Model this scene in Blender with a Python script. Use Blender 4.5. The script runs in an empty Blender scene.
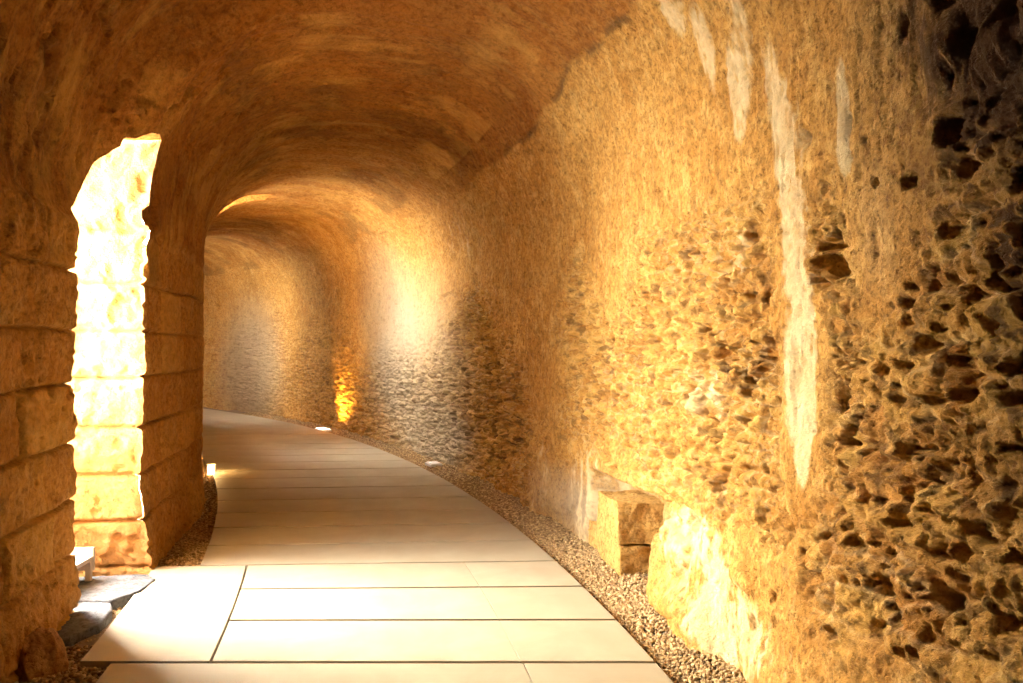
import bpy, bmesh, math, random
import numpy as np
from mathutils import Vector, Matrix
Q = 1.0            # mesh density
PI = math.pi
rnd = random.Random(7)
sc = bpy.context.scene
col = sc.collection

# ------------------------------------------------------------------ noise
def _h(ix, iy, iz, seed):
    n = (ix.astype(np.int64) * 374761393 + iy.astype(np.int64) * 668265263 + iz.astype(np.int64) * 2147483647 + seed * 1274126177) & 0xffffffff
    n = ((n ^ (n >> 13)) * 1274126177) & 0xffffffff
    n = ((n ^ (n >> 16)) * 2246822519) & 0xffffffff
    n = n ^ (n >> 15)
    return (n & 0xffffff) / float(0xffffff)
def vnoise(x, y, seed=0):
    x = np.asarray(x, float); y = np.asarray(y, float)
    x, y = np.broadcast_arrays(x, y)
    ix = np.floor(x); iy = np.floor(y); fx = x - ix; fy = y - iy
    fx = fx * fx * fx * (fx * (fx * 6 - 15) + 10); fy = fy * fy * fy * (fy * (fy * 6 - 15) + 10)
    z = np.zeros_like(ix)
    a = _h(ix, iy, z, seed); b = _h(ix + 1, iy, z, seed); c = _h(ix, iy + 1, z, seed); d = _h(ix + 1, iy + 1, z, seed)
    return (a + (b - a) * fx + (c - a) * fy + (a - b - c + d) * fx * fy) * 2 - 1
def fbm(x, y, octs=4, seed=0, gain=0.5):
    t = 0; a = 1.0; s = 0
    for i in range(octs):
        c, sn = math.cos(0.6 * i), math.sin(0.6 * i)
        f = 2.03 ** i
        t = t + a * vnoise((x * c - y * sn) * f + 13.7 * i, (x * sn + y * c) * f - 7.1 * i, seed + i * 17)
        s += a; a *= gain
    return t / s * 1.4
def worley(x, y, seed=0, jit=0.85):
    ix = np.floor(x); iy = np.floor(y)
    f1 = np.full(x.shape, 9.0); f2 = np.full(x.shape, 9.0); idc = np.zeros(x.shape)
    for dx in (-1, 0, 1):
        for dy in (-1, 0, 1):
            cx = ix + dx; cy = iy + dy
            z = np.zeros_like(cx)
            px = cx + 0.5 + jit * (_h(cx, cy, z, seed) - 0.5)
            py = cy + 0.5 + jit * (_h(cx, cy, z + 1, seed) - 0.5)
            r = np.sqrt((px - x) ** 2 + (py - y) ** 2)
            k = _h(cx, cy, z + 2, seed)
            new = r < f1
            f2 = np.where(new, f1, np.minimum(f2, r))
            idc = np.where(new, k, idc)
            f1 = np.where(new, r, f1)
    return f1, f2, idc
def sstep(a, b, x):
    t = np.clip((x - a) / (b - a), 0, 1)
    return t * t * (3 - 2 * t)

# ------------------------------------------------------------------ the plan of the curved gallery (centre of curvature, radii)
CX, CZ = -26.89, -1.10            # x, y of the centre on the ground
RO = 28.36                        # right (outer) wall
HS = 2.22                         # springing height of the vault
D2R = PI / 180
def RI(th):                       # left (inner) wall
    d = th / D2R
    return 25.06 + 0.22 * sstep(13.2, 14.3, d) + .19 * sstep(15, 20, d) - 0.05 * sstep(4, -4, d)
# door-like openings in the inner wall: (from deg, to deg, top at near side, crown)
OPEN = [(12.93, 14.69, 2.26, 2.88), (27.3, 29.4, 2.6, 3.68), (40.9, 43.1, 2.6, 3.5), (54.5, 57.0, 2.5, 3.0)]
THK = 0.72
SILL = 2.05
TH0, TH1 = -17 * D2R, 62 * D2R
def P3(r, th, z):
    return np.stack([CX + r * np.cos(th), CZ + r * np.sin(th), z], -1)
CAM_H = 1.5

EX = .80                          # vault section: a little squarer than a circle
def columns():
    th = TH0; out = []
    edges = sorted([e * D2R for o in OPEN for e in o[:2]])
    while th < TH1:
        out.append(th)
        x = CX + RO * math.cos(th); y = CZ + RO * math.sin(th)
        d = math.hypot(x, y)
        ds = max(0.0068, 0.0026 * d)
        if y < 1.3: ds = max(ds, 0.02 + 0.03 * max(0, 1.0 - y))
        if th > 40 * D2R: ds *= 1.5
        th += ds / RO / Q
    out = np.array(out + [TH1])
    for e in edges:
        i = np.argmin(abs(out - e)); out[i] = e
    return np.unique(out)
TH = columns()

# profile: returns r, z, nr, nz (normal into the corridor) for side parameter p in metres measured from the foot of the right wall
def prof(th, p):
    ri = RI(th); R = (RO - ri) / 2; rc = (RO + ri) / 2; k = 0.985
    L = PI * 1.6                    # nominal vault length
    a = np.clip((p - HS) / L, 0, 1) * PI
    r = np.where(p < HS, RO, np.where(p > HS + L, ri, rc + R * np.sign(np.cos(a)) * np.abs(np.cos(a)) ** EX))
    z = np.where(p < HS, p, np.where(p > HS + L, 2 * HS + L - p, HS + R * k * np.abs(np.sin(a)) ** EX))
    nr = -np.cos(a); nz = -np.sin(a)
    nz = np.where((p < HS) | (p > HS + L), 0, nz)
    return r, z, nr, nz
LV = PI * 1.6
PT = 2 * HS + LV
def p_of_h_left(th, h):            # vault parameter on the left side where the height is h
    R = (RO - RI(th)) / 2
    s = np.clip((h - HS) / (R * 0.985), 0, 1)
    return HS + LV * (1 - np.arcsin(s ** (1 / EX)) / PI)

# ------------------------------------------------------------------ relief
# right wall, s = arc metres, z = height.  ellipses: s, z, rs, rz, weight
def S_(x, y):                      # wall point -> arc metre of the right wall
    return math.atan2(y - CZ, x - CX) * RO
def wallpt(px, py, r=RO):          # survey helper: sight line to the wall cylinder
    m = (px - 511.5) / 800.0; n = (345 - py) / 800.0
    A = m * m + 1; B = -2 * (m * CX + CZ); C = CX * CX + CZ * CZ - r * r
    Y = (-B + math.sqrt(B * B - 4 * A * C)) / (2 * A)
    return S_(m * Y, Y), CAM_H + n * Y, Y
def ell(s, z, lst):
    t = np.zeros(s.shape)
    for (px, py, rx, ry, w) in lst:
        a, b, Y = wallpt(px, py)
        a2, _, _ = wallpt(px + rx, py); a1, _, _ = wallpt(px - rx, py)
        rs = abs(a1 - a2) / 2; rz = ry * Y / 800.0
        d = ((s - a) / rs) ** 2 + ((z - b) / rz) ** 2
        t = t + w * np.exp(-d * d * 0.7)
    return t
ROUGH = [  # rubble laid bare
    (690, 300, 75, 90, 1.0), (640, 430, 70, 90, .8), (585, 330, 25, 70, .9), (560, 300, 25, 50, .6), (735, 420, 45, 90, .7),
    (900, 470, 80, 170, 1.2), (980, 250, 60, 150, 1.2), (980, 600, 70, 120, 1.2), (1080, 400, 60, 300, 1.2), (990, 60, 70, 70, 1.1), (1150, 300, 80, 400, 1.2),
    (825, 260, 24, 70, 1.1), (850, 380, 30, 50, .8), (500, 430, 40, 60, 1.0), (455, 380, 50, 80, .8), (470, 330, 22, 40, .7), (400, 420, 60, 60, .8), (560, 440, 35, 50, .5),
    (820, 560, 60, 60, .6), (330, 380, 40, 60, .6), (240, 380, 40, 60, .4)]
SMOOTH = [(795, 300, 22, 210, 1.0), (858, 200, 26, 120, 1.0), (600, 270, 20, 60, .5), (530, 250, 30, 80, .8), (540, 420, 14, 70, .8), (740, 610, 50, 60, .8), (700, 120, 120, 60, .6),
    (600, 500, 30, 60, .7), (430, 310, 30, 60, .5)]
HOLES = [  # deep hollows: px, py, rx, ry, depth m
    (824, 247, 17, 9, .13), (812, 277, 10, 9, .08), (835, 266, 8, 22, .06), (806, 148, 9, 7, .07), (848, 133, 5, 6, .05), (862, 140, 4, 5, .05), (872, 183, 5, 7, .06),
    (905, 178, 11, 10, .11), (938, 130, 16, 18, .12), (957, 70, 14, 20, .12), (985, 100, 12, 16, .10), (1005, 28, 22, 18, .13), (935, 20, 14, 24, .11), (900, 60, 8, 16, .08), (960, 165, 18, 12, .09),
    (903, 285, 8, 8, .08), (897, 305, 9, 7, .08), (925, 282, 8, 6, .06), (985, 278, 8, 12, .09), (960, 290, 12, 10, .07), (1012, 240, 12, 20, .08), (1015, 305, 14, 6, .08), (948, 230, 16, 10, .05),
    (915, 345, 16, 12, .10), (950, 362, 20, 12, .11), (900, 370, 10, 12, .08), (955, 395, 22, 10, .11), (1010, 370, 14, 10, .10), (985, 330, 12, 10, .08), (925, 400, 18, 8, .10),
    (898, 448, 17, 9, .11), (920, 450, 8, 7, .08), (838, 478, 12, 5, .06), (840, 445, 12, 6, .05), (958, 420, 12, 10, .11), (940, 495, 18, 8, .10), (925, 512, 16, 8, .10), (895, 525, 12, 12, .09), (965, 475, 12, 12, .12),
    (975, 540, 18, 8, .10), (930, 555, 14, 8, .09), (960, 555, 12, 12, .10), (870, 590, 6, 14, .08), (835, 637, 9, 12, .08), (848, 545, 10, 9, .07), (915, 655, 8, 8, .08), (955, 622, 7, 8, .08), (900, 655, 10, 12, .07),
    (1000, 625, 22, 14, .12), (1010, 560, 12, 12, .09), (940, 575, 8, 10, .07), (1000, 450, 14, 8, .10), (1008, 400, 14, 10, .10), (1015, 180, 14, 20, .1),
    (757, 628, 5, 14, .05), (774, 598, 3, 8, .04), (772, 650, 4, 6, .03), (720, 585, 5, 5, .03), (700, 300, 8, 5, .04), (697, 222, 8, 6, .045), (712, 225, 6, 6, .045), (690, 250, 12, 6, .04), (688, 262, 4, 9, .04),
    (701, 262, 4, 9, .04), (680, 310, 7, 6, .04), (710, 308, 8, 7, .045), (704, 330, 10, 5, .04), (700, 345, 9, 5, .04), (646, 300, 8, 5, .03), (600, 325, 6, 5, .04), (592, 303, 6, 6, .04), (718, 350, 9, 7, .05), (764, 300, 5, 10, .05),
    (752, 318, 9, 6, .05), (690, 475, 6, 8, .03), (745, 455, 9, 4, .04), (775, 440, 3, 8, .03), (606, 458, 6, 5, .05), (612, 470, 9, 6, .05), (556, 430, 6, 3, .03), (630, 300, 5, 3, .03), (615, 245, 4, 10, .03), (637, 225, 3, 7, .03),
    (660, 95, 4, 6, .03), (662, 205, 3, 6, .03), (683, 100, 4, 6, .04), (455, 378, 5, 7, .05), (492, 390, 9, 7, .07), (482, 420, 10, 7, .07), (505, 430, 10, 8, .07), (512, 450, 10, 9, .07), (498, 468, 7, 9, .06), (447, 295, 9, 3, .04), (440, 298, 4, 3, .04),
    (600, 60, 9, 4, .03), (880, 610, 8, 6, .05), (890, 405, 8, 8, .07)]
KNOBS = [(825, 268, 9, 13, .06), (699, 226, 8, 7, .03), (713, 226, 6, 6, .03), (918, 583, 14, 16, .06), (672, 292, 9, 7, .03), (684, 316, 10, 8, .03), (700, 318, 10, 7, .03), (705, 352, 10, 6, .03), (745, 575, 12, 14, .03),
    (672, 545, 20, 26, .07), (676, 590, 20, 26, .05), (700, 625, 24, 30, .03), (905, 545, 20, 16, .04), (960, 510, 26, 10, .04), (862, 470, 16, 8, .03), (990, 500, 20, 18, .04), (960, 440, 10, 24, .03)]
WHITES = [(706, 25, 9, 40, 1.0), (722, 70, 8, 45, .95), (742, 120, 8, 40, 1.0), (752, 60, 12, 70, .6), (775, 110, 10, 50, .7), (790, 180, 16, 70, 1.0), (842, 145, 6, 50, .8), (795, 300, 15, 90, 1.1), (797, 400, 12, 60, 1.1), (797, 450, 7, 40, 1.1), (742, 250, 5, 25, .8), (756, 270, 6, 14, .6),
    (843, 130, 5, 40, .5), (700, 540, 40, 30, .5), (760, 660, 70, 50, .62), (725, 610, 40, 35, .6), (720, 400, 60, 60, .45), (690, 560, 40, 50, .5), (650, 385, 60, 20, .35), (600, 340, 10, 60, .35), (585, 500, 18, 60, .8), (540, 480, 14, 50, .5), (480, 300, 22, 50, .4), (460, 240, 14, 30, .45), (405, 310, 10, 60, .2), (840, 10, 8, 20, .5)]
GREY = [(420, 380, 40, 90, .8), (385, 330, 25, 80, .6), (250, 370, 30, 60, .8), (600, 520, 40, 40, .5), (440, 440, 30, 30, .8), (560, 500, 30, 30, .5), (870, 230, 20, 60, .15)]
DARKS = [(920, 90, 90, 120, .34), (960, 200, 60, 120, .2), (1000, 60, 70, 70, .55), (1040, 300, 60, 300, .4), (930, 30, 50, 50, .4), (320, 330, 25, 80, .35), (460, 400, 60, 60, .2)]  # blackened rock, plus shade painted in where light falls off, upper right
NICHE = (wallpt(658, 572)[0], wallpt(590, 540)[0])

def blocks(s, z, courses, wmin, wmax, seed, warp=0.012):
    """ashlar: returns (distance to joint m, block id 0..1, id2)"""
    z = z + fbm(s * 1.4, z * 1.5, 2, seed + 5) * warp * 1.2
    sw = s + fbm(s * 2, z * 5, 3, seed + 9) * warp * 1.6
    c = np.asarray(courses)
    k = np.clip(np.searchsorted(c, z) - 1, 0, len(c) - 2)
    dz = np.minimum(z - c[k], c[k + 1] - z)
    dj = np.full(s.shape, 9.0); bid = np.zeros(s.shape)
    r = random.Random(seed)
    for kk in range(len(c) - 1):
        m = k == kk
        xs = [s.min() - 2 + r.uniform(0, .4)]
        while xs[-1] < s.max() + 1: xs.append(xs[-1] + r.uniform(wmin, wmax))
        xs = np.array(xs)
        if not m.any(): continue
        j = np.clip(np.searchsorted(xs, sw[m]) - 1, 0, len(xs) - 2)
        dj[m] = np.minimum(sw[m] - xs[j], xs[j + 1] - sw[m])
        bid[m] = _h(j.astype(float), j * 0.0 + kk, j * 0.0, seed)
    return dz, dj, bid
COURSES = [-.3, 0.02, .335, .635, .955, 1.285, 1.59, 1.915, 2.24, 2.6, 2.9, 3.3]

def relief(s, p, th):
    """displacement into the corridor and colour data for the full profile"""
    q = PT - p                                     # height on the left wall
    N = s.shape
    # ---- right wall and haunch
    wR = sstep(HS + 2.0, HS + 1.0, p)
    z = p
    rough = ell(s, z, ROUGH) - 0.9 * ell(s, z, SMOOTH) + 0.25 * fbm(s * 1.5, z * 1.5, 3, 31)
    rough = np.clip(rough, 0, 1.2) * sstep(HS + 1.3, HS + .3, p)
    rough = np.where(p < HS + 1.4, rough, 0)
    big = sstep(wallpt(800, 340)[0], wallpt(880, 340)[0], s)      # coarser towards the camera
    wx = fbm(s * 7, z * 7, 2, 3) * .012; wy = fbm(s * 7 + 50, z * 7, 2, 4) * .012
    f1, f2, cid = worley((s + wx) / .085, (z + wy) / .062, 11)
    g1, g2, gid = worley((s + wx * 1.6) / .20, (z + wy * 1.6) / .125, 12)
    e1, e2, eid = worley((s + wx) / .036, (z + wy) / .03, 13)
    dome = lambda a, r: np.sqrt(np.clip(1 - (a / r) ** 2, 0, 1))
    cob = (dome(f1, .62) - .6) * .036 + (cid - .5) * .018 - (cid < .15) * .028 * sstep(.62, .35, f1)
    cobB = (dome(g1, .70) - .6) * .050 + (gid - .5) * .026 - (gid < .06) * .05 * sstep(.6, .35, g1)
    cobS = (dome(e1, .66) - .6) * .010 + (eid - .5) * .008 - (eid < .14) * .014 * sstep(.6, .35, e1)
    cavn = sstep(.42, .52, fbm(s * 8, z * 12, 3, 26)) * .034 + sstep(.42, .52, fbm(s * 20, z * 27, 2, 27)) * .016
    plast = fbm(s * 7, z * 2.0, 4, 21) * .009 + fbm(s * 22, z * 14, 3, 22) * .0028
    pit = sstep(.42, .62, fbm(s * 17, z * 11, 2, 24)) * .012 + sstep(.5, .65, fbm(s * 38, z * 26, 2, 25)) * .006
    pit = pit * (0.6 + 1.0 * np.clip(rough + .3, 0, 1))
    b0 = fbm(s * .8, z * .9, 3, 41) * .035
    near = sstep(wallpt(470, 340)[0], wallpt(560, 340)[0], -s + 2 * wallpt(520, 340)[0])
    d = b0 + plast - pit * .9
    d = d + rough * (cob * (1.15 - .6 * big) + cobB * (.35 + .45 * big) + cobS * .9 + fbm(s * 5, z * 7, 4, 43) * .014 + fbm(s * 26, z * 30, 3, 45) * .008 + fbm(s * 55, z * 60, 2, 46) * .003 - cavn * (.9 - .55 * big) - .006)
    # thin mortar ledges (courses) across the bare masonry
    cr = np.abs(((z + fbm(s * 2, z * 2, 2, 44) * .03) / .115) % 1 - .5)
    d = d - rough * (1 - big) * sstep(.40, .5, cr) * .012
    d = d + ell(s, z, KNOBS) * 0
    for (px, py, rx, ry, dp) in HOLES:
        a, b, Y = wallpt(px, py); a2 = wallpt(px + rx, py)[0]
        rs = abs(a2 - a) * .85; rz = ry * Y / 800.0 * .85
        m = (np.abs(s - a) < rs * 2.2) & (np.abs(z - b) < rz * 2.2)
        if m.any():
            ss = s[m]; zz = z[m]
            rr = np.sqrt(((ss - a) / rs) ** 2 + ((zz - b) / rz) ** 2) + fbm(ss / rs * .9, zz / rz * .9, 3, int(px)) * .45
            d[m] -= sstep(1.05, .45, rr) * dp * .8
    for (px, py, rx, ry, dp) in KNOBS:
        a, b, Y = wallpt(px, py); a2 = wallpt(px + rx, py)[0]
        rs = abs(a2 - a); rz = ry * Y / 800.0
        m = (np.abs(s - a) < rs * 2.) & (np.abs(z - b) < rz * 2.)
        if m.any():
            ss = s[m]; zz = z[m]
            rr = (((ss - a) / rs) ** 2 + ((zz - b) / rz) ** 2) * (1 + .35 * fbm(ss / rs, zz / rz, 2, int(px)))
            d[m] += np.sqrt(np.clip(1 - rr, 0, 1)) * dp
    # niche beside the two squared stones, spreading foot
    n0, n1 = NICHE
    n0 = np.where(z < .37, wallpt(652, 572)[0], wallpt(668, 530)[0])
    nm = sstep(n0 - .02, n0 + .03, s) * sstep(n1 + .1, n1 - .15, s) * sstep(.60, .52, z)
    d = d - nm * .24
    d = d + sstep(.45, .0, z) * .05 * (1 - nm) * (0.6 + fbm(s * 2.5, z * 3, 3, 51))
    # ---- construction joint of the vault
    hj = HS + LV * (math.asin(min(1, ((3.32 - HS) / 1.6) ** (1 / EX))) / PI)
    lj = np.abs(p - hj - fbm(s * 1.3, p * 0, 4, 61) * .09)
    d = d - (p > HS) * sstep(.035, .0, lj) * .018 * (.5 + fbm(s * 3, p * 3, 3, 62)) + sstep(hj, hj + .06, p + fbm(s * 1.3, p * 0, 4, 61) * .0) * .0
    dR = d
    # ---- vault plaster
    v = fbm(s * 6.5, p * .8, 4, 71) * .010 + fbm(s * .9, p * .8, 3, 72) * .04 + fbm(s * 20, p * 9, 3, 73) * .003
    v = v + fbm(s * 7, p * 5, 4, 75) * .012 - sstep(.40, .6, fbm(s * 9, p * 6, 3, 74)) * .03 * (.4 + sstep(PT - 4.2, PT - 3.0, p))
    # ---- left ashlar
    dz, dj, bid = blocks(s, q, COURSES, .34, .72, 91)
    jw = .007 + .005 * fbm(s * 5, q * 5, 3, 92)
    gz = sstep(jw * 2.0, jw * .35, dz); gj = sstep(jw * 1.7, jw * .3, dj) * .8
    gr = np.maximum(gz, gj)
    edge = np.minimum(dz, dj)
    a = (bid - .5) * .026 - gr * .030 - sstep(.03, .0, edge) * .006
    a = a + fbm(s * 6, q * 6, 4, 93) * .014 + fbm(s * 22, q * 22, 3, 94) * .007 - sstep(.4, .65, fbm(s * 8, q * 7, 3, 95)) * .02 + fbm(s * 1.1, q * 1.2, 2, 96) * .02
    a = a + sstep(.35, 0, q) * .03
    wl = sstep(2.26, 2.18, q + .03 * fbm(s * 3, q, 2, 97))
    # dark gouge above the ashlar near the camera
    gs = (th / D2R - 11.6)
    gouge = np.exp(-((gs / 1.0) ** 2 + ((q - 2.42) / .20) ** 2) ** 1.0) * (.6 + .8 * fbm(s * 5, q * 5, 4, 98))
    hv = v - np.clip(gouge, 0, 1) * .07 + sstep(2.5, 2.22, q) * .01
    dL = wl * a + (1 - wl) * hv
    wV = sstep(HS + .9, HS + 1.7, p)
    d = np.where(p < HS + 1.8, dR * (1 - wV) + v * wV, v)
    qL = sstep(1.5 + HS, HS + .5, q)
    d = np.where(q < HS + 1.6, v * (1 - qL) + dL * qL, d)
    # ---- colour data
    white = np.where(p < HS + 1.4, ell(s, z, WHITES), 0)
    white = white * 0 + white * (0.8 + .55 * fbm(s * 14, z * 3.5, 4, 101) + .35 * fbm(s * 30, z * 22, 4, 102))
    grey = np.where(p < HS + 1.4, ell(s, z, GREY), 0)
    bigw = sstep(.3, .7, big)
    mort = (sstep(.20, .05, f2 - f1) * (1 - bigw) + sstep(.16, .04, g2 - g1) * bigw * .6) * np.clip(rough, 0, 1) * (.35 + .65 * sstep(-.2, .4, fbm(s * 3, z * 3, 3, 141)))
    speck = sstep(.30, .52, fbm(s * 16, z * 19, 4, 142) + .25 * fbm(s * 50, z * 50, 2, 143)) * (.35 + .65 * np.clip(rough, 0, 1)) * sstep(HS + 1.5, HS + .9, p)
    dark = np.where(p < HS + 1.4, ell(s, z, DARKS), 0) + np.where(q < HS + 1.2, np.clip(gouge, 0, 1) * .5, 0)  # the recess of the gouge is coloured darker too
    tint = np.where(p < HS + 1.4, np.clip(rough, 0, 1) * ((np.where(big > .5, gid, cid)) * 2 - 1), 0) * .8
    tint = np.where((p > HS + 1.4) & (q > HS), np.clip(.55 * fbm(s * 11, p * 1.8, 5, 131) + .9 * fbm(s * 3.5, p * 3, 5, 134), -.9, .9) * .8, tint)
    tint = np.where(q < HS, (bid * 2 - 1) * .6, tint)
    rg = np.where(p < HS + 1.4, np.clip(rough, 0, 1), .15); rg = np.where(q < HS, .5, rg)
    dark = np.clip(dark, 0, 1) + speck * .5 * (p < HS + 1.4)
    lj0 = p - hj - fbm(s * 1.3, p * 0, 4, 61) * .09
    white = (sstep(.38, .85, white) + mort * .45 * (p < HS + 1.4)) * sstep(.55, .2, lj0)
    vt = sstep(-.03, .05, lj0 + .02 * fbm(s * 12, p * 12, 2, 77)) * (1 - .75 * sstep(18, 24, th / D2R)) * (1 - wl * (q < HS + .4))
    dark = dark + sstep(.055, .0, np.abs(lj0)) * sstep(-.15, .25, fbm(s * 4, p * 9, 4, 132)) * .7 * (p > HS) * sstep(20, 15, th / D2R)
    dark = dark + .35 * sstep(.15, .7, fbm(s * 1.6, p * 1.6, 4, 133)) * ((p > HS + 1) & (q > HS - .3))
    ashl = wl * (q < HS + .4)
    ash = np.where(q < HS + .4, wl, 0)
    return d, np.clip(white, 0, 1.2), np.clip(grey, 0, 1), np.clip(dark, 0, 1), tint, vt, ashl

def edge_shift(th, q):
    """blocks at the corners of an opening stand out or back a little"""
    t = np.zeros(np.broadcast(th, q).shape)
    for (a, b, hn, hc) in OPEN:
        for e, sg in ((a, 1.0), (b, -1.0)):
            e_ = e * D2R
            dist = np.abs(th - e_) * 25.2
            k = np.clip(np.searchsorted(np.asarray(COURSES), q) - 1, 0, 20)
            off = (_h(k.astype(float), k * 0. + round(e * 10), k * 0., 5) - .5) * .016
            c = np.asarray(COURSES); dz = np.minimum(np.abs(q - c[np.clip(k, 0, 11)]), np.abs(c[np.clip(k + 1, 0, 11)] - q))
            off = off - sstep(.016, .003, dz) * .020 * (q < 2.4) - sstep(.05, .0, dz) * .006 * (q < 2.4) + fbm(q * 4, q * 0 + e, 3, 7) * .006
            t = t + sg * off * np.exp(-(dist / .09) ** 2)
    return t * sstep(HS + .9, HS + .3, q)

def surf(th, p):
    s = th * RO
    r, z, nr, nz = prof(th, p)
    d, wh, gr, dk, ti, rg, al = relief(s, p, th)
    q = PT - p
    tt = th + edge_shift(th, q) / 25.2
    return P3(r + nr * d, tt, z + nz * d), (wh, gr, dk, ti, rg, al)

def grid_mesh(name, pieces, mat, kind='structure', parent=None):
    """pieces: list of (points[n,m,3], attrs or None, flip)"""
    V = []; F = []; A = []; off = 0
    for pts, at, flip in pieces:
        n, m, _ = pts.shape
        V.append(pts.reshape(-1, 3))
        idx = np.arange(n * m).reshape(n, m) + off
        f = np.stack([idx[:-1, :-1], idx[1:, :-1], idx[1:, 1:], idx[:-1, 1:]], -1).reshape(-1, 4)
        if flip: f = f[:, ::-1]
        F.append(f)
        A.append([a.reshape(-1) for a in at] if at is not None else [np.zeros(n * m)] * 5 + [np.ones(n * m)])
        off += n * m
    V = np.concatenate(V); F = np.concatenate(F)
    me = bpy.data.meshes.new(name)
    me.vertices.add(len(V)); me.vertices.foreach_set('co', V.astype(np.float32).ravel())
    me.loops.add(F.size); me.loops.foreach_set('vertex_index', F.astype(np.int32).ravel())
    me.polygons.add(len(F)); me.polygons.foreach_set('loop_start', np.arange(0, F.size, 4, dtype=np.int32))
    me.update(calc_edges=True)
    me.polygons.foreach_set('use_smooth', np.ones(len(F), bool))
    for i, nm in enumerate(('pale', 'grey', 'soot_shade', 'tint', 'vault', 'ashlar')):
        at = me.attributes.new(nm, 'FLOAT', 'POINT')
        at.data.foreach_set('value', np.concatenate([a[i] for a in A]).astype(np.float32))
    me.materials.append(mat)
    o = bpy.data.objects.new(name, me); col.objects.link(o)
    if kind: o['kind'] = kind
    if parent: o.parent = parent
    return o

# ------------------------------------------------------------------ materials
def newmat(name):
    m = bpy.data.materials.new(name); m.use_nodes = True
    nt = m.node_tree; nt.nodes.clear()
    out = nt.nodes.new('ShaderNodeOutputMaterial'); b = nt.nodes.new('ShaderNodeBsdfPrincipled')
    nt.links.new(b.outputs[0], out.inputs[0])
    return m, nt, b
def N(nt, t, **k):
    n = nt.nodes.new(t)
    for a, v in k.items():
        if a.startswith('i_'):
            key = a[2:]
            n.inputs[int(key) if key.isdigit() else key.replace('_', ' ')].default_value = v
        else: setattr(n, a, v)
    return n
def mixc(nt, fac, a, b, mode='MIX'):
    n = nt.nodes.new('ShaderNodeMix'); n.data_type = 'RGBA'; n.blend_type = mode
    for sock, v in ((n.inputs[0], fac), (n.inputs[6], a), (n.inputs[7], b)):
        if hasattr(v, 'links'): nt.links.new(v, sock)
        elif isinstance(v, (int, float)): sock.default_value = v
        else: sock.default_value = (*v, 1)
    return n.outputs[2]
def ramp(nt, src, pts):
    n = nt.nodes.new('ShaderNodeValToRGB'); e = n.color_ramp.elements
    while len(e) < len(pts): e.new(.5)
    for i, (p, c) in enumerate(pts):
        e[i].position = p; e[i].color = (*c, 1) if not isinstance(c, (int, float)) else (c, c, c, 1)
    nt.links.new(src, n.inputs[0]); return n.outputs[0]
def math_(nt, op, a, b=0.0):
    n = nt.nodes.new('ShaderNodeMath'); n.operation = op
    for i, v in enumerate((a, b)):
        if hasattr(v, 'links'): nt.links.new(v, n.inputs[i])
        else: n.inputs[i].default_value = v
    return n.outputs[0]

def noise_tex(nt, scale, detail=5, rough=.55, vec=None, dist=0.0):
    n = N(nt, 'ShaderNodeTexNoise', i_Scale=scale, i_Detail=detail, i_Roughness=rough, i_Distortion=dist)
    if vec is not None: nt.links.new(vec, n.inputs['Vector'])
    return n.outputs['Fac']

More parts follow.
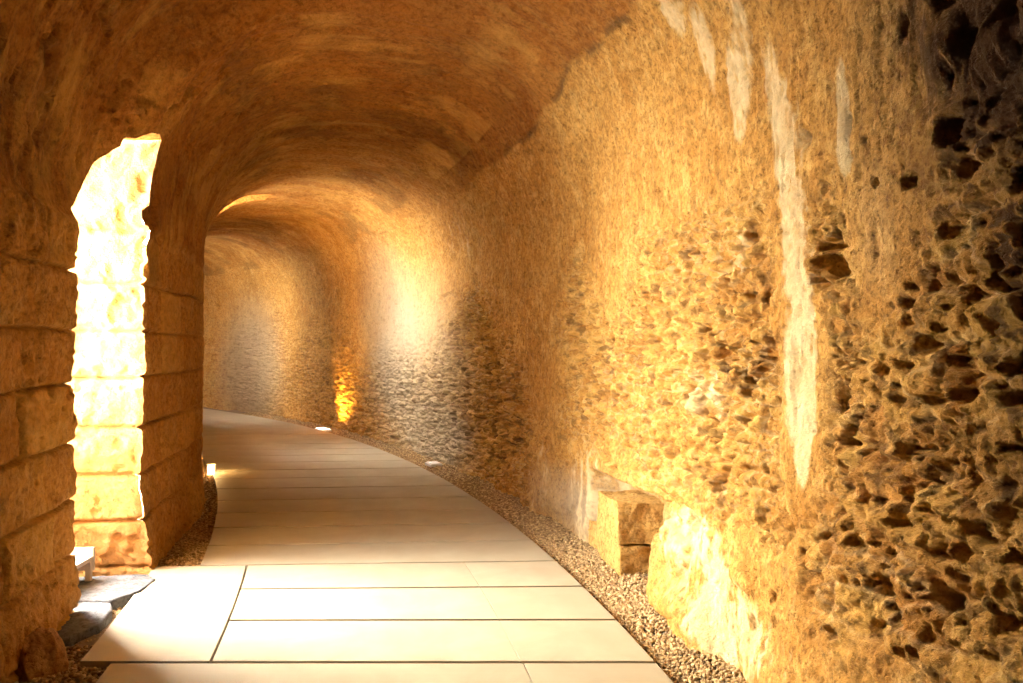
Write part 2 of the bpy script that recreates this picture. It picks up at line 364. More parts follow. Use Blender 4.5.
def stone(name, base, warm, pale, bump=.010, strength=.8, gallery=False):
    m, nt, b = newmat(name)
    tc = N(nt, 'ShaderNodeTexCoord').outputs['Object']
    big = noise_tex(nt, 1.3, 6, .6, tc, .4)
    mid = noise_tex(nt, 7.0, 9, .72, tc, .3)
    fine = noise_tex(nt, 55, 5, .7, tc)
    c = mixc(nt, ramp(nt, big, [(.35, 0.), (.65, 1.)]), base, warm)
    c = mixc(nt, math_(nt, 'MULTIPLY', ramp(nt, mid, [(.48, 0.), (.72, 1.)]), .7), c, pale)
    c = mixc(nt, math_(nt, 'MULTIPLY', ramp(nt, fine, [(.36, 1.), (.47, 0.)]), .7), c, tuple(x * .4 for x in warm))
    A = lambda nm: N(nt, 'ShaderNodeAttribute', attribute_name=nm).outputs['Fac']
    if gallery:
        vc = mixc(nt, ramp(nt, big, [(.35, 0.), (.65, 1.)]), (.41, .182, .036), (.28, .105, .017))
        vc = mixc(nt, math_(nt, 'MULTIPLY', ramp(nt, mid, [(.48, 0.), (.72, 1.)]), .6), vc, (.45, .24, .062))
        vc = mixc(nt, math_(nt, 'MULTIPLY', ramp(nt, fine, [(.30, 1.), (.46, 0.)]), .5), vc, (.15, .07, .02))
        ac = mixc(nt, ramp(nt, big, [(.35, 0.), (.65, 1.)]), (.54, .270, .062), (.41, .180, .033))
        ac = mixc(nt, math_(nt, 'MULTIPLY', ramp(nt, mid, [(.48, 0.), (.72, 1.)]), .6), ac, (.58, .37, .14))
        ac = mixc(nt, math_(nt, 'MULTIPLY', ramp(nt, fine, [(.30, 1.), (.46, 0.)]), .5), ac, (.17, .085, .03))
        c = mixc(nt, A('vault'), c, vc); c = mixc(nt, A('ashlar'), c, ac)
    grit = noise_tex(nt, 24, 7, .75, tc, .2)
    c = mixc(nt, 1.0, c, ramp(nt, grit, [(.34, (.52, .46, .40)), (.52, (1., 1., 1.)), (.68, (1.22, 1.22, 1.25))]), 'MULTIPLY')
    ti = A('tint')
    c = mixc(nt, math_(nt, 'MULTIPLY', math_(nt, 'MAXIMUM', ti, 0.), .55), c, tuple(x * y for x, y in zip(pale, (1.02, .92, .66))))
    c = mixc(nt, math_(nt, 'MULTIPLY', math_(nt, 'MAXIMUM', math_(nt, 'MULTIPLY', ti, -1.), 0.), .6), c, tuple(x * y for x, y in zip(warm, (.85, .68, .45))))
    c = mixc(nt, math_(nt, 'MULTIPLY', A('grey'), .75), c, (.36, .315, .235))
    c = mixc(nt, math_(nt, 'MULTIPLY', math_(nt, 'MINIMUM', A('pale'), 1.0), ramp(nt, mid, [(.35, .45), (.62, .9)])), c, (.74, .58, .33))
    c = mixc(nt, A('soot_shade'), c, (.085, .042, .016))  # soot, specks, joint crack and painted-in shade share this mask
    nt.links.new(c, b.inputs['Base Color'])
    b.inputs['Roughness'].default_value = .92
    b.inputs['Specular IOR Level'].default_value = .15
    h1 = noise_tex(nt, 28, 8, .68, tc); h2 = noise_tex(nt, 120, 4, .7, tc)
    pits = ramp(nt, noise_tex(nt, 45, 3, .6, tc), [(.30, 0.), (.40, 1.)])
    h = math_(nt, 'ADD', math_(nt, 'MULTIPLY', h1, 1.0), math_(nt, 'MULTIPLY', h2, .3))
    h = math_(nt, 'ADD', h, math_(nt, 'MULTIPLY', pits, .35))
    bp = N(nt, 'ShaderNodeBump', i_Strength=strength, i_Distance=bump)
    nt.links.new(h, bp.inputs['Height']); nt.links.new(bp.outputs[0], b.inputs['Normal'])
    return m

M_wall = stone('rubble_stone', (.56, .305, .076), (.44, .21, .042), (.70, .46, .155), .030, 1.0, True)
M_vault = stone('vault_plaster', (.44, .215, .055), (.35, .150, .032), (.52, .29, .09), .010)
M_ash = stone('ashlar_sandstone', (.48, .25, .070), (.38, .175, .042), (.56, .35, .13), .010)
M_block = stone('dressed_sandstone', (.60, .36, .11), (.52, .29, .08), (.66, .43, .16), .030, 1.0)
M_grey = stone('threshold_limestone', (.13, .133, .148), (.095, .095, .10), (.17, .172, .19), .008)
M_boulder = stone('brown_boulder', (.34, .18, .075), (.28, .14, .05), (.42, .25, .11), .012)

def slab_mat():
    m, nt, b = newmat('pale_paving_stone')
    tc = N(nt, 'ShaderNodeTexCoord').outputs['Object']
    oi = N(nt, 'ShaderNodeObjectInfo').outputs['Random']
    g = noise_tex(nt, 3, 6, .6, tc, .6); f = noise_tex(nt, 180, 3, .7, tc)
    c = mixc(nt, ramp(nt, g, [(.35, 0.), (.65, 1.)]), (.31, .265, .185), (.365, .315, .225))
    c = mixc(nt, math_(nt, 'MULTIPLY', oi, .35), c, (.28, .235, .16))
    c = mixc(nt, math_(nt, 'MULTIPLY', ramp(nt, f, [(.3, 1.), (.5, 0.)]), .18), c, (.36, .29, .21))
    nt.links.new(c, b.inputs['Base Color'])
    b.inputs['Roughness'].default_value = .62; b.inputs['Specular IOR Level'].default_value = .35
    bp = N(nt, 'ShaderNodeBump', i_Strength=.25, i_Distance=.003)
    nt.links.new(f, bp.inputs['Height']); nt.links.new(bp.outputs[0], b.inputs['Normal'])
    return m
M_slab = slab_mat()
def simple(name, c, rough=.7, metal=0., noise=0., scale=20):
    m, nt, b = newmat(name)
    tc = N(nt, 'ShaderNodeTexCoord').outputs['Object']
    f = noise_tex(nt, scale, 5, .6, tc)
    nt.links.new(mixc(nt, f, tuple(x * (1 - noise) for x in c), tuple(min(1, x * (1 + noise)) for x in c)), b.inputs['Base Color'])
    b.inputs['Roughness'].default_value = rough; b.inputs['Metallic'].default_value = metal
    return m
M_gravbed = simple('gravel_bed', (.20, .14, .085), .95, 0, .5, 90)
def gravel_mat():
    m, nt, b = newmat('gravel_pebbles')
    tc = N(nt, 'ShaderNodeTexCoord').outputs['Object']
    f = ramp(nt, noise_tex(nt, 38, 2, .5, tc), [(.3, (.14, .08, .032)), (.5, (.30, .19, .08)), (.68, (.52, .38, .19))])
    nt.links.new(f, b.inputs['Base Color']); b.inputs['Roughness'].default_value = .85
    return m
M_gravel = gravel_mat()
M_frame = simple('brushed_steel', (.62, .60, .57), .4, .6, .1, 60)
M_white = simple('frosted_white_cover', (.85, .84, .82), .5, 0, .04, 30)
M_wood = simple('weathered_pale_wood', (.42, .36, .31), .75, 0, .15, 14)
def emis(name, c, s):
    m, nt, b = newmat(name)
    b.inputs['Base Color'].default_value = (.8, .8, .8, 1)
    b.inputs['Emission Color'].default_value = (*c, 1); b.inputs['Emission Strength'].default_value = s
    return m

# ------------------------------------------------------------------ shell
def rows(a, b, step): return np.linspace(a, b, max(2, int(round((b - a) / step * Q)) + 1))
# right wall
pr = rows(-.12, HS, .0085)
T, Pp = np.meshgrid(TH, pr)
pts, at = surf(T, Pp)
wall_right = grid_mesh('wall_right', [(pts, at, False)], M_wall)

def arch_top(o, th):
    a, b, hn, hc = o
    u = (th / D2R - a) / (b - a)
    # the soffit climbs from the near jamb and meets the far jamb near its crown
    u2 = np.clip(u / .80, 0, 1)
    u = np.clip(u, 0, 1)
    h = hn + (hc - hn) * (np.sin(u * PI * .56) if b < 20 else np.clip(1 - (2 * u - 1) ** 4, 0, 1) ** .3) + .012 * fbm(th * 300, th * 0, 3, 8)
    return np.maximum(h, HS + .005)
# ceiling
pieces = []
PM = HS + LV * .55
pv1 = rows(HS, PM, .019); T, Pp = np.meshgrid(TH, pv1); pts, at = surf(T, Pp); pieces.append((pts, at, False))
cuts = [TH0] + [e * D2R for o in OPEN for e in o[:2]] + [TH1]
pv = rows(PM - .09, HS + LV, .021)
left_pieces = []; jamb = []
pl = rows(HS + LV, PT + .12, .0115)
for i in range(len(cuts) - 1):
    a, b = cuts[i], cuts[i + 1]
    c = TH[(TH >= a - 1e-9) & (TH <= b + 1e-9)]
    if i % 2 == 0:
        c2 = c
        T, Pp = np.meshgrid(c2, pv); pts, at = surf(T, Pp); pieces.append((pts, at, False))
        T, Pp = np.meshgrid(c, pl); pts, at = surf(T, Pp); left_pieces.append((pts, at, False))
    else:
        o = OPEN[i // 2]
        top = p_of_h_left(c, arch_top(o, c))
        i0 = np.searchsorted(TH, a - 1e-9); i1 = np.searchsorted(TH, b + 1e-9)
        cx_ = TH[i0 - 3:i1 + 3]; topx = p_of_h_left(np.clip(cx_, a, b), arch_top(o, np.clip(cx_, a, b)))
        u = np.linspace(0, 1, len(pv))[:, None]
        Pp = (PM - .09) + (topx[None, :] - PM + .09) * u; T = np.broadcast_to(cx_[None, :], Pp.shape)
        pts, at = surf(T, Pp); pieces.append((pts, at, False))
        Pp = (PM - .09) + (top[None, :] - PM + .09) * u; T = np.broadcast_to(c[None, :], Pp.shape)
        pts, at = surf(T, Pp)
        if o[0] > 20:                                  # high window: masonry up to the sill
            ps = rows(PT - SILL, PT + .12, .0115)
            T, Pq = np.meshgrid(c, ps); pf, af = surf(T, Pq); left_pieces.append((pf, af, False))
            dd = np.linspace(0, 1, 30)[:, None, None]
            bks = P3(RI(c) - THK, c, np.full(c.shape, SILL - .04))[None]
            left_pieces.append((bks * (1 - dd) + pf[0][None] * dd, None, False))
        # soffit
        dd = np.linspace(0, 1, int(30 * Q) + 8)[:, None, None]
        front = pts[-1][None]
        rb = RI(c) - THK
        back = P3(rb, c, front[0, :, 2] + (-.03 if b < 20 * D2R else .95))[None]
        sof = front * (1 - dd) + back * dd
        sof[..., 2] += (fbm(sof[..., 0] * 6, sof[..., 1] * 6, 4, 3) * .02) * np.clip(dd[..., 0] * 6, 0, 1)
        left_pieces.append((sof, None, False))
        # jambs
        for e, sg in ((a, 1.0), (b, -1.0)):
            ptop = p_of_h_left(np.array([e]), arch_top(o, np.array([e])))[0]
            pj = rows(ptop, PT + .12, .0115)
            T1 = np.full((len(pj), 1), e)
            fr, _ = surf(T1, pj[:, None])
            n = int(60 * Q) + 6
            dd = np.linspace(0, 1, n)[None, :, None]
            q = fr[:, 0, 2]
            es = edge_shift(T1, (PT - pj)[:, None])[:, 0]
            bk = P3(np.full(len(q), RI(e + 1e-6 * -sg) - THK), np.full(len(q), e) + es / 25.2 + sg * (-.10) / 25, q)[:, None, :]
            J = fr * (1 - dd) + bk * dd
            depth = dd[..., 0] * THK * np.ones((len(q), 1))
            qq = q[:, None] * np.ones((1, n))
            dz, dj, bid = blocks(depth + 3.1 * e * 50, qq, COURSES, 2.5, 3.0, 211 + i)
            fade = np.clip(depth / .04, 0, 1)
            jw = .010
            gg = np.maximum(sstep(jw * 1.6, jw * .3, dz), sstep(jw * 1.6, jw * .3, dj) * .7) * (qq < 2.3)
            dis = -gg * .022 + fbm(depth * 6, qq * 6, 4, 215) * .016 + (bid - .5) * .012 * (qq < 2.3) + fbm(depth * 22, qq * 22, 3, 216) * .004
            dis = dis - sstep(.35, .6, fbm(depth * 7, qq * 7, 3, 218)) * .02
            dis = dis * fade
            tx, ty = -math.sin(e), math.cos(e)
            J[..., 0] += sg * tx * dis; J[..., 1] += sg * ty * dis
            atj = (.3 + .7 * sstep(.6, 1.4, qq + .25 * fbm(depth * 4, qq * 4, 3, 221)) * (.75 + .5 * fbm(depth * 7, qq * 7, 3, 222)), np.zeros(dis.shape), np.zeros(dis.shape), (bid * 2 - 1) * .5 - .8 * sstep(1.1, .5, qq), np.zeros(dis.shape), np.ones(dis.shape))  # daylight painted into the jamb colour: paler above, browner at the foot
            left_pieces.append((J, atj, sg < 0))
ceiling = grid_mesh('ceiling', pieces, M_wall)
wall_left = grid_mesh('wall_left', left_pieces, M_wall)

# closing walls at both far ends of the built stretch
for nm, th in (('wall_back', TH0), ('wall_front', TH1)):
    u = np.linspace(25.0, 28.4, 60); v = np.linspace(-.1, 3.95, 60)
    U, Vv = np.meshgrid(u, v)
    pts = P3(U, np.full(U.shape, th), Vv)
    pts[..., 1] += fbm(U * 3, Vv * 3, 4, 1) * .04
    grid_mesh(nm, [(pts, None, False)], M_ash)

# unseen low wall added outside the first doorway to block low sky glow
def glow_blocker():
    th = np.linspace(6 * D2R, 20 * D2R, 120)
    prof_ = [(23.95, -.15), (23.94, .4), (23.93, .86), (23.90, .90), (23.62, .905), (23.58, .86), (23.57, .3), (23.55, -.15)]
    pts = np.stack([P3(np.full(th.shape, r), th, np.full(th.shape, z)) for r, z in prof_])
    pts[..., 2] += fbm(pts[..., 0] * 5, pts[..., 1] * 5, 3, 6) * .02
    grid_mesh('glow_blocker_wall', [(pts, None, False)], M_wall)
glow_blocker()
# ground under everything
def ground():
    th = np.linspace(TH0 - .02, TH1 + .02, 500); r = np.linspace(23.2, 28.75, 90)
    T, R = np.meshgrid(th, r)
    z = -.05 + fbm(T * 80, R * 3, 3, 2) * .008 + .05 * sstep(28.1, 28.5, R)
    z = z - .02 * sstep(25.2, 24.8, R)
    return grid_mesh('floor', [(P3(R, T, z), None, True)], M_gravbed)
ground()

# ------------------------------------------------------------------ helpers for things
def link(o, parent=None):
    col.objects.link(o)
    if parent: o.parent = parent
    return o
def mesh_from_bm(name, bm, mat, parent=None, smooth=False):
    me = bpy.data.meshes.new(name); bm.to_mesh(me); bm.free()
    if smooth: me.polygons.foreach_set('use_smooth', np.ones(len(me.polygons), bool))
    me.materials.append(mat)
    o = bpy.data.objects.new(name, me)
    return link(o, parent)
def tag(o, label, cat, group=None, kind=None):
    if label: o['label'] = label
    if cat: o['category'] = cat
    if group: o['group'] = group
    if kind: o['kind'] = kind
    return o
def empty(name, loc, rz=0):
    o = bpy.data.objects.new(name, None); o.location = loc; o.rotation_euler = (0, 0, rz); o.empty_display_size = .1
    return link(o)
def bm_prism(poly, z0, z1, bev=.004):
    bm = bmesh.new()
    vb = [bm.verts.new((x, y, z0)) for x, y in poly]; vt = [bm.verts.new((x, y, z1)) for x, y in poly]
    bm.faces.new(vb[::-1]); bm.faces.new(vt)
    n = len(poly)
    for i in range(n): bm.faces.new((vb[i], vb[(i + 1) % n], vt[(i + 1) % n], vt[i]))
    bmesh.ops.recalc_face_normals(bm, faces=bm.faces)
    if bev:
        es = [e for e in bm.edges if e.calc_face_angle(0) > .5]
        bmesh.ops.bevel(bm, geom=es, offset=bev, segments=2, affect='EDGES', profile=.6)
    return bm
def bm_box(x0, x1, y0, y1, z0, z1, bev=.004):
    return bm_prism([(x0, y0), (x1, y0), (x1, y1), (x0, y1)], z0, z1, bev)
def rough_block(name, poly, z0, z1, mat, seed, amp=.008, step=.012, bev=.012, parent=None, top_amp=None):
    """dressed stone with a hammered skin"""
    bm = bm_prism(poly, z0, z1, bev)
    L = max(z1 - z0, .1)
    for _ in range(6):
        es = [e for e in bm.edges if e.calc_length() > step * 2]
        if not es or len(bm.verts) > 25000: break
        bmesh.ops.subdivide_edges(bm, edges=es, cuts=1, use_grid_fill=True)
        bmesh.ops.triangulate(bm, faces=[f for f in bm.faces if len(f.verts) > 4])
    bm.normal_update()
    co = np.array([v.co[:] for v in bm.verts]); no = np.array([v.normal[:] for v in bm.verts])
    a, b, c = co.T
    n = fbm(a * 14 + c * 9, b * 14 - c * 11, 4, seed) + .7 * fbm(a * 45 + c * 30, b * 45 + c * 37, 3, seed + 3)
    lo = fbm(a * 4 + c * 3, b * 4 - c * 3, 2, seed + 6)
    dsp = n * amp * .7 + lo * amp
    for v, q, m_ in zip(bm.verts, dsp, no): v.co += Vector(m_) * float(q)
    return mesh_from_bm(name, bm, mat, parent, smooth=True)
def set_origin(o, p):
    o.data.transform(Matrix.Translation((-p[0], -p[1], -p[2]))); o.location = p

# ------------------------------------------------------------------ walkway
walk = empty('walkway', (0, 6, 0))
tag(walk, 'pale stone slab walkway curving away to the left through the tunnel', 'walkway')
rowZ = [2.62, 3.20, 3.785, 4.364, 4.94, 5.50, 6.08, 6.68, 7.27, 7.87, 8.52, 9.17, 9.8, 10.45, 11.1, 11.75, 12.4, 13.05, 13.7]
RWL, RWR = 25.62, 28.0
def isect(r, Z, m):               # point on the circle of radius r lying on the row line  y = Z + m (x+1)
    lo, hi = -12.0, 3.0
    A = 1 + m * m; B = 2 * (-CX + m * (Z + m - CZ)); C = CX * CX + (Z + m - CZ) ** 2 - r * r
    x = (-B + math.sqrt(B * B - 4 * A * C)) / (2 * A)
    return (x, Z + m * (x + 1))
def radial_line(r, th): return (CX + r * math.cos(th), CZ + r * math.sin(th))
lines = []
for i, Z in enumerate(rowZ):
    m = .075 * min(1, max(0, (Z - 4.2) / 2.0)) if Z < 6.8 else .075 + .006 * (Z - 6.8)
    lines.append((Z, m))
def rl(r0):  # slight widening of left edge far off
    return r0
def side_pts(r, l0, l1, n=4):
    a = isect(r, *l0); b = isect(r, *l1)
    t0 = math.atan2(a[1] - CZ, a[0] - CX); t1 = math.atan2(b[1] - CZ, b[0] - CX)
    return [radial_line(r, t0 + (t1 - t0) * k / n) for k in range(n + 1)]
gap = .013
def slab(rl_, rr_, l0, l1, dz=0.0, th_=.045):
    l0 = (l0[0] + gap, l0[1]); l1 = (l1[0] - gap, l1[1])
    L = side_pts(rl_, l0, l1); R_ = side_pts(rr_, l0, l1)
    poly = R_ + L[::-1]
    o = mesh_from_bm('paving_slab', bm_prism(poly, -th_, dz, .003), M_slab, walk)
    cx_ = sum(p[0] for p in poly) / len(poly); cy_ = sum(p[1] for p in poly) / len(poly)
    set_origin(o, (cx_, cy_, 0)); o.location = (cx_ - 0, cy_ - 6, 0)
    return o
for i in range(len(lines) - 1):
    l0, l1 = lines[i], lines[i + 1]
    if i < 2:
        slab(25.47, 27.38, l0, l1, rnd.uniform(-.001, .001)); slab(27.384, RWR, l0, l1)
    elif i < 5:
        slab(25.935, 27.372, l0, l1, .0); slab(27.373, RWR, l0, l1, -.0003)['label'] = 'short greyer slab at the right end of its row'
    else:
        slab(RWL, RWR, l0, l1, rnd.uniform(-.0015, .0015))
o = slab(25.32, 25.923, lines[2], lines[5]); o['label'] = 'wide slab lying lengthwise at the left edge'
# beyond: rows turn with the curve
tA = [math.atan2(isect(r, *lines[-1])[1] - CZ, isect(r, *lines[-1])[0] - CX) for r in (RWL, RWR)]
a0, b0_ = tA
k = 0
while b0_ < 60 * D2R:
    a1 = a0 + .60 / 26.8 * (1 + .012 * 3); b1 = b0_ + .60 / 26.8
    if a1 < b1: a1 = a0 + .60 / 26.8
    g = .006 / 26.8
    poly = [radial_line(RWR, b0_ + g), radial_line(RWR, b1 - g), radial_line(RWL, a1 - g), radial_line(RWL, a0 + g)]
    oo = mesh_from_bm('paving_slab', bm_prism(poly, -.045, 0, .003), M_slab, walk)
    cx_ = sum(p[0] for p in poly) / 4; cy_ = sum(p[1] for p in poly) / 4
    set_origin(oo, (cx_, cy_, 0)); oo.location = (cx_, cy_ - 6, 0)
    a0, b0_ = a1, b1
# behind the camera
t = math.atan2(isect(26.8, *lines[0])[1] - CZ, isect(26.8, *lines[0])[0] - CX)
l = lines[0]
for k in range(6):
    l2 = (l[0] - .6, 0.0)
    slab(25.47, RWR, l2, l); l = l2

# ------------------------------------------------------------------ gravel
def gravel(name, label, regions, seed):
    r = np.random.RandomState(seed)
    ico = bmesh.new(); bmesh.ops.create_icosphere(ico, subdivisions=1, radius=1)
    bv = np.array([v.co[:] for v in ico.verts]); bf = np.array([[v.index for v in f.verts] for f in ico.faces]); ico.free()
    Vs = []; Fs = []; off = 0
    for (r0, r1, t0, t1, n, s0, s1, zf) in regions:
        rr = r.uniform(r0, r1, n); tt = r.uniform(t0, t1, n) * D2R
        sz = s0 + (s1 - s0) * r.rand(n) ** 2
        z = zf(rr) + r.uniform(-.3, .5, n) * sz
        for i in range(n):
            w = bv * (1 + r.uniform(-.22, .22, (12, 1))) * sz[i] * np.array([r.uniform(.8, 1.3), r.uniform(.8, 1.3), r.uniform(.5, .9)])
            a = r.uniform(0, 6.28); c, s = math.cos(a), math.sin(a)
            tl = r.uniform(-.5, .5); c2, s2 = math.cos(tl), math.sin(tl)
            w = w @ np.array([[c, s, 0], [-s, c, 0], [0, 0, 1]]) @ np.array([[1, 0, 0], [0, c2, s2], [0, -s2, c2]])
            w = w + np.array([CX + rr[i] * math.cos(tt[i]), CZ + rr[i] * math.sin(tt[i]), z[i]])
            Vs.append(w); Fs.append(bf + off); off += 12
    V = np.concatenate(Vs); F = np.concatenate(Fs)
    me = bpy.data.meshes.new(name)
    me.vertices.add(len(V)); me.vertices.foreach_set('co', V.astype(np.float32).ravel())
    me.loops.add(F.size); me.loops.foreach_set('vertex_index', F.astype(np.int32).ravel())
    me.polygons.add(len(F)); me.polygons.foreach_set('loop_start', np.arange(0, F.size, 3, dtype=np.int32))
    me.update(calc_edges=True); me.materials.append(M_gravel)
    o = link(bpy.data.objects.new(name, me))
    tag(o, label, 'gravel', None, 'stuff')
    return o
zr = lambda rr: -.035 + .045 * sstep(28.05, 28.45, rr)
zl = lambda rr: -.035 + 0 * rr
gravel('gravel', 'loose tan gravel filling the strip between the walkway and the right wall',
       [(27.985, 28.40, 5.5, 12, 11000, .006, .013, zr), (28.0, 28.62, 11.5, 14.2, 6500, .006, .014, zr), (27.985, 28.42, 14, 20, 11000, .007, .014, zr), (27.985, 28.42, 20, 42, 16000, .010, .018, zr)], 3)
gravel('gravel', 'dark loose gravel between the left wall and the walkway past the doorway',
       [(25.25, 25.64, 14.6, 22, 9000, .008, .016, zl), (25.25, 25.64, 22, 34, 6000, .010, .018, zl)], 4)
gravel('gravel', 'dark dirt and grit at the bottom left in front of the threshold',
       [(24.95, 25.5, 8, 11.8, 5000, .006, .016, zl), (25.1, 25.35, 11.5, 14.8, 2200, .004, .010, lambda rr: -.05 + 0 * rr)], 5)

# ------------------------------------------------------------------ squared stones at the right wall
lb = rough_block('squared_stone_block', [(.70, 5.20), (1.10, 5.20), (1.00, 6.25), (.545, 6.25)], -.05, .19, M_block, 5, .010)
tag(lb, 'long low squared stone under the other block at the foot of the right wall', 'stone block', None)
ub = rough_block('squared_stone_block', [(.688, 5.19), (1.07, 5.18), (1.05, 5.60), (.60, 5.62)], .200, .480, M_block, 8, .010)
tag(ub, 'thick squared stone resting on the lower block at the right wall, hammered front', 'stone block', None)

# ------------------------------------------------------------------ threshold slabs, boulder
def irregular(pts): return pts
t1 = rough_block('threshold_slab', [(-2.33, 4.66), (-2.25, 4.86), (-2.27, 5.10), (-2.36, 5.20), (-2.90, 5.12), (-3.35, 4.98), (-3.30, 4.62), (-2.9, 4.66)], -.11, .012, M_grey, 15, .006, .018)
tag(t1, 'grey worn stone slab in the doorway sill, the farther one by the bench', 'stone slab')
t2 = rough_block('threshold_slab', [(-2.42, 4.00), (-2.26, 4.08), (-2.21, 4.30), (-2.25, 4.50), (-2.32, 4.64), (-2.92, 4.645), (-3.32, 4.60), (-3.25, 4.25), (-2.72, 4.02)], -.11, .008, M_grey, 19, .006, .018)
tag(t2, 'grey worn stone slab in the doorway sill, the nearer one with a broken edge', 'stone slab')

def boulder(name, loc, size, seed, label, cat='boulder', mat=M_boulder, rot=0, sub=5):
    bm = bmesh.new(); bmesh.ops.create_icosphere(bm, subdivisions=sub, radius=1)
    co = np.array([v.co[:] for v in bm.verts])
    # facet it with random planes
    r = np.random.RandomState(seed)
    pl = r.normal(size=(14, 3)); pl /= np.linalg.norm(pl, axis=1)[:, None]; dd = r.uniform(.62, .9, 14)
    for n_, d_ in zip(pl, dd):
        k = co @ n_; ov = np.clip(k - d_, 0, None); co = co - ov[:, None] * n_ * .9
    no = co / np.linalg.norm(co, axis=1)[:, None]
    a, b, c = co.T
    co = co + no * (fbm(a * 2.5 + c, b * 2.5 - c * 1.3, 4, seed)[:, None] * .07 + fbm(a * 9 + c * 5, b * 9 - c * 7, 3, seed + 1)[:, None] * .025)
    co = co * np.array(size)
    for v, q in zip(bm.verts, co): v.co = q
    o = mesh_from_bm(name, bm, mat, None, True); o.location = loc; o.rotation_euler = (0, 0, rot)
    tag(o, label, cat); return o
boulder('boulder', (-2.22, 3.78, .0), (.125, .16, .165), 4, 'brown rough boulder against the foot of the left wall beside the sill', rot=.3)
boulder('boulder', (-2.62, 3.55, -.02), (.15, .18, .11), 9, 'low dark boulder at the bottom left corner nearest the viewer', rot=1.0)

# ------------------------------------------------------------------ bench in the doorway
bx, by = -2.665, 5.06
bench = empty('bench', (bx, by, .012), .06)
tag(bench, 'small low pale wooden bench standing inside the left doorway', 'bench')
def local(name, bm, mat, parent, label=None):
    o = mesh_from_bm(name, bm, mat, parent)
    if label: o['label'] = label
    return o
local('seat', bm_box(-.34, .02, -.50, .0, .128, .155, .003), M_wood, bench)
local('end_board', bm_box(-.34, .02, .001, .022, .06, .205, .003), M_wood, bench)
local('leg', bm_box(-.02, .015, -.030, .0, .0, .1275, .003), M_wood, bench)
local('leg', bm_box(-.02, .015, -.48, -.45, .0, .1275, .003), M_wood, bench)
local('leg', bm_box(-.33, -.295, -.030, .0, .0, .1275, .003), M_wood, bench)
local('leg', bm_box(-.33, -.295, -.48, -.45, .0, .1275, .003), M_wood, bench)

# ------------------------------------------------------------------ ground lights
E_warm = emis('lit_lamp_glass', (1.0, .72, .36), 30.0)
E_white = emis('lit_lamp_lens', (1.0, .93, .82), 3.0)
def bm_cyl(r0, r1, z0, z1, n=32, bev=0):
    bm = bmesh.new(); bmesh.ops.create_cone(bm, cap_ends=True, segments=n, radius1=r0, radius2=r1, depth=z1 - z0)
    bmesh.ops.translate(bm, verts=bm.verts, vec=(0, 0, (z0 + z1) / 2)); return bm
def bm_ring(ri, ro, z0, z1, n=32):
    bm = bmesh.new(); L = []
    for k in range(n):
        a = 2 * PI * k / n; c, s = math.cos(a), math.sin(a)
        L.append([bm.verts.new((r * c, r * s, z)) for r, z in ((ri, z0), (ro, z0), (ro, z1), (ri, z1))])
    for k in range(n):
        A, B = L[k], L[(k + 1) % n]
        for j in range(4): bm.faces.new((A[j], B[j], B[(j + 1) % 4], A[(j + 1) % 4]))
    bmesh.ops.recalc_face_normals(bm, faces=bm.faces)
    return bm
def spot(name, loc, target, power, colr, size=60, blend=.7, rad=.04):
    l = bpy.data.lights.new(name, 'SPOT'); l.energy = power; l.color = colr; l.spot_size = size * D2R; l.spot_blend = blend; l.shadow_soft_size = rad
    o = bpy.data.objects.new(name, l); o.location = loc
    o.rotation_euler = (Vector(target) - Vector(loc)).to_track_quat('-Z', 'Y').to_euler(); col.objects.link(o); return o
# lantern on the gravel at the left
X, Y = -3.53, 9.40
lan = empty('ground_lantern', (X, Y, -.03), .35)
tag(lan, 'small glowing ground lamp on the gravel against the left wall', 'lamp')
local('base', bm_box(-.055, .055, -.055, .055, 0, .015, .003), M_frame, lan)
local('lamp_glass', bm_box(-.036, .036, -.036, .036, .016, .115, .006), E_warm, lan, 'glowing white lamp glass')
local('cap', bm_box(-.05, .05, -.05, .05, .116, .128, .003), M_frame, lan)
for sx in (-1, 1):
    for sy in (-1, 1):
        local('post', bm_box(sx * .044 - .004, sx * .044 + .004, sy * .044 - .004, sy * .044 + .004, .015, .117, 0), M_frame, lan)
# recessed floor lights along the right edge
def uplight(px, py, lit, label, w=.10, l_=.17):
    m = (px - 511.5) / 800; Y = 1200.0 / (py - 345); X = m * Y
    th = math.atan2(Y - CZ, X - CX)
    e = empty('recessed_floor_light', (X, Y, .0), th)
    tag(e, label, 'lamp')
    bm = bm_box(-w, w, -l_, l_, -.06, .010, .006)
    local('frame', bm, M_frame, e)
    local('lens', bm_box(-w * .82, w * .82, -l_ * .85, l_ * .85, .0105, .020, .004), E_white if lit else M_white, e, 'lit white lens' if lit else None)
    return e, X, Y, th
e1, X1, Y1, th1 = uplight(323, 429.5, True, 'lit recessed floor light throwing a yellow glow on the far right wall', .09, .20)
e2, X2, Y2, th2 = uplight(434, 464, False, 'unlit white recessed floor light at the walkway edge, nearer than the lit one', .08, .13)

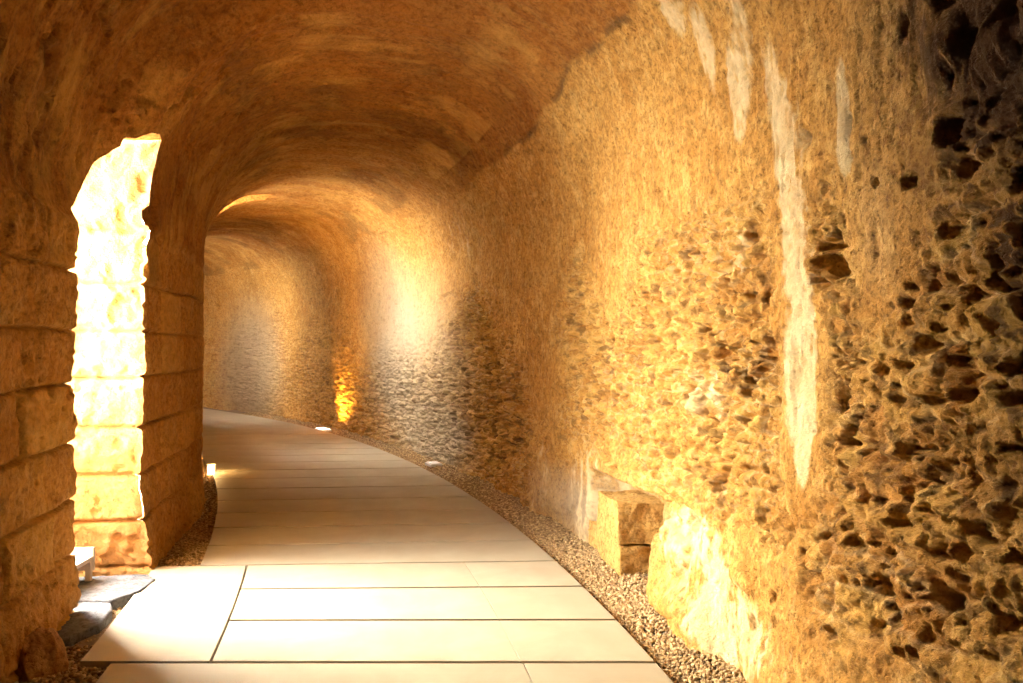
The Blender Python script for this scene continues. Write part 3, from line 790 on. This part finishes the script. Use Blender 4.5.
# ------------------------------------------------------------------ light
w = bpy.data.worlds.new('World'); sc.world = w; w.use_nodes = True
nt = w.node_tree; bg = nt.nodes['Background']
tcw = N(nt, 'ShaderNodeTexCoord')
gd = Vector((-math.cos(.46), math.sin(.46), .30)).normalized()
dt = N(nt, 'ShaderNodeVectorMath', operation='DOT_PRODUCT'); dt.inputs[1].default_value = gd
nt.links.new(tcw.outputs['Generated'], dt.inputs[0])
gl = math_(nt, 'POWER', math_(nt, 'MAXIMUM', dt.outputs['Value'], 0.0), 5.0)
nt.links.new(mixc(nt, gl, (1.0, .95, .86), (1.0, .91, .74)), bg.inputs[0])
nt.links.new(math_(nt, 'ADD', math_(nt, 'MULTIPLY', gl, 340.0), 20.0), bg.inputs[1])
for k, (a, b, hn, hc) in enumerate(OPEN):
    tm = (a + b) / 2 * D2R; r = float(RI(np.array(tm))) - THK - .02
    L = bpy.data.lights.new('doorway_daylight', 'AREA'); L.shape = 'RECTANGLE'
    L.size = (b - a) * D2R * 25 + .15; L.size_y = hc + .3
    L.cycles.is_portal = True
    o = bpy.data.objects.new('doorway_daylight', L)
    o.location = (CX + r * math.cos(tm), CZ + r * math.sin(tm), (hc + .1) / 2)
    n = Vector((math.cos(tm), math.sin(tm), 0))
    o.rotation_euler = n.to_track_quat('-Z', 'Y').to_euler(); col.objects.link(o)
# warm lamp light
wx_, wy_ = CX + 28.3 * math.cos(th1 - .01), CZ + 28.3 * math.sin(th1 - .01)
spot('uplight_beam', (X1, Y1, .05), (wx_, wy_, .60), 420, (1, .56, .09), 95, .9)
pl_ = bpy.data.lights.new('lantern_glow', 'POINT'); pl_.energy = 8; pl_.color = (1, .6, .2); pl_.shadow_soft_size = .04
po = bpy.data.objects.new('lantern_glow', pl_); po.location = (-3.50, 9.38, .16); col.objects.link(po)

# ------------------------------------------------------------------ camera
cam = bpy.data.cameras.new('camera'); co_ = bpy.data.objects.new('camera', cam); col.objects.link(co_)
cam.sensor_width = 36; cam.lens = 36 * 800 / 1023.0
co_.location = (0, 0, CAM_H); co_.rotation_euler = (PI / 2, 0, 0)
cam.shift_y = (345 - 341.5) / 1023.0
cam.clip_start = .05; cam.clip_end = 200
sc.camera = co_
sc.view_settings.view_transform = 'Standard'; sc.view_settings.look = 'None'; sc.view_settings.gamma = 1
sc.view_settings.exposure = 0.22
try: sc.view_settings.use_curve_mapping = False
except Exception: pass
sc.cycles.max_bounces = 12; sc.cycles.diffuse_bounces = 10
sc.cycles.use_denoising = True
sc.cycles.sample_clamp_indirect = 60
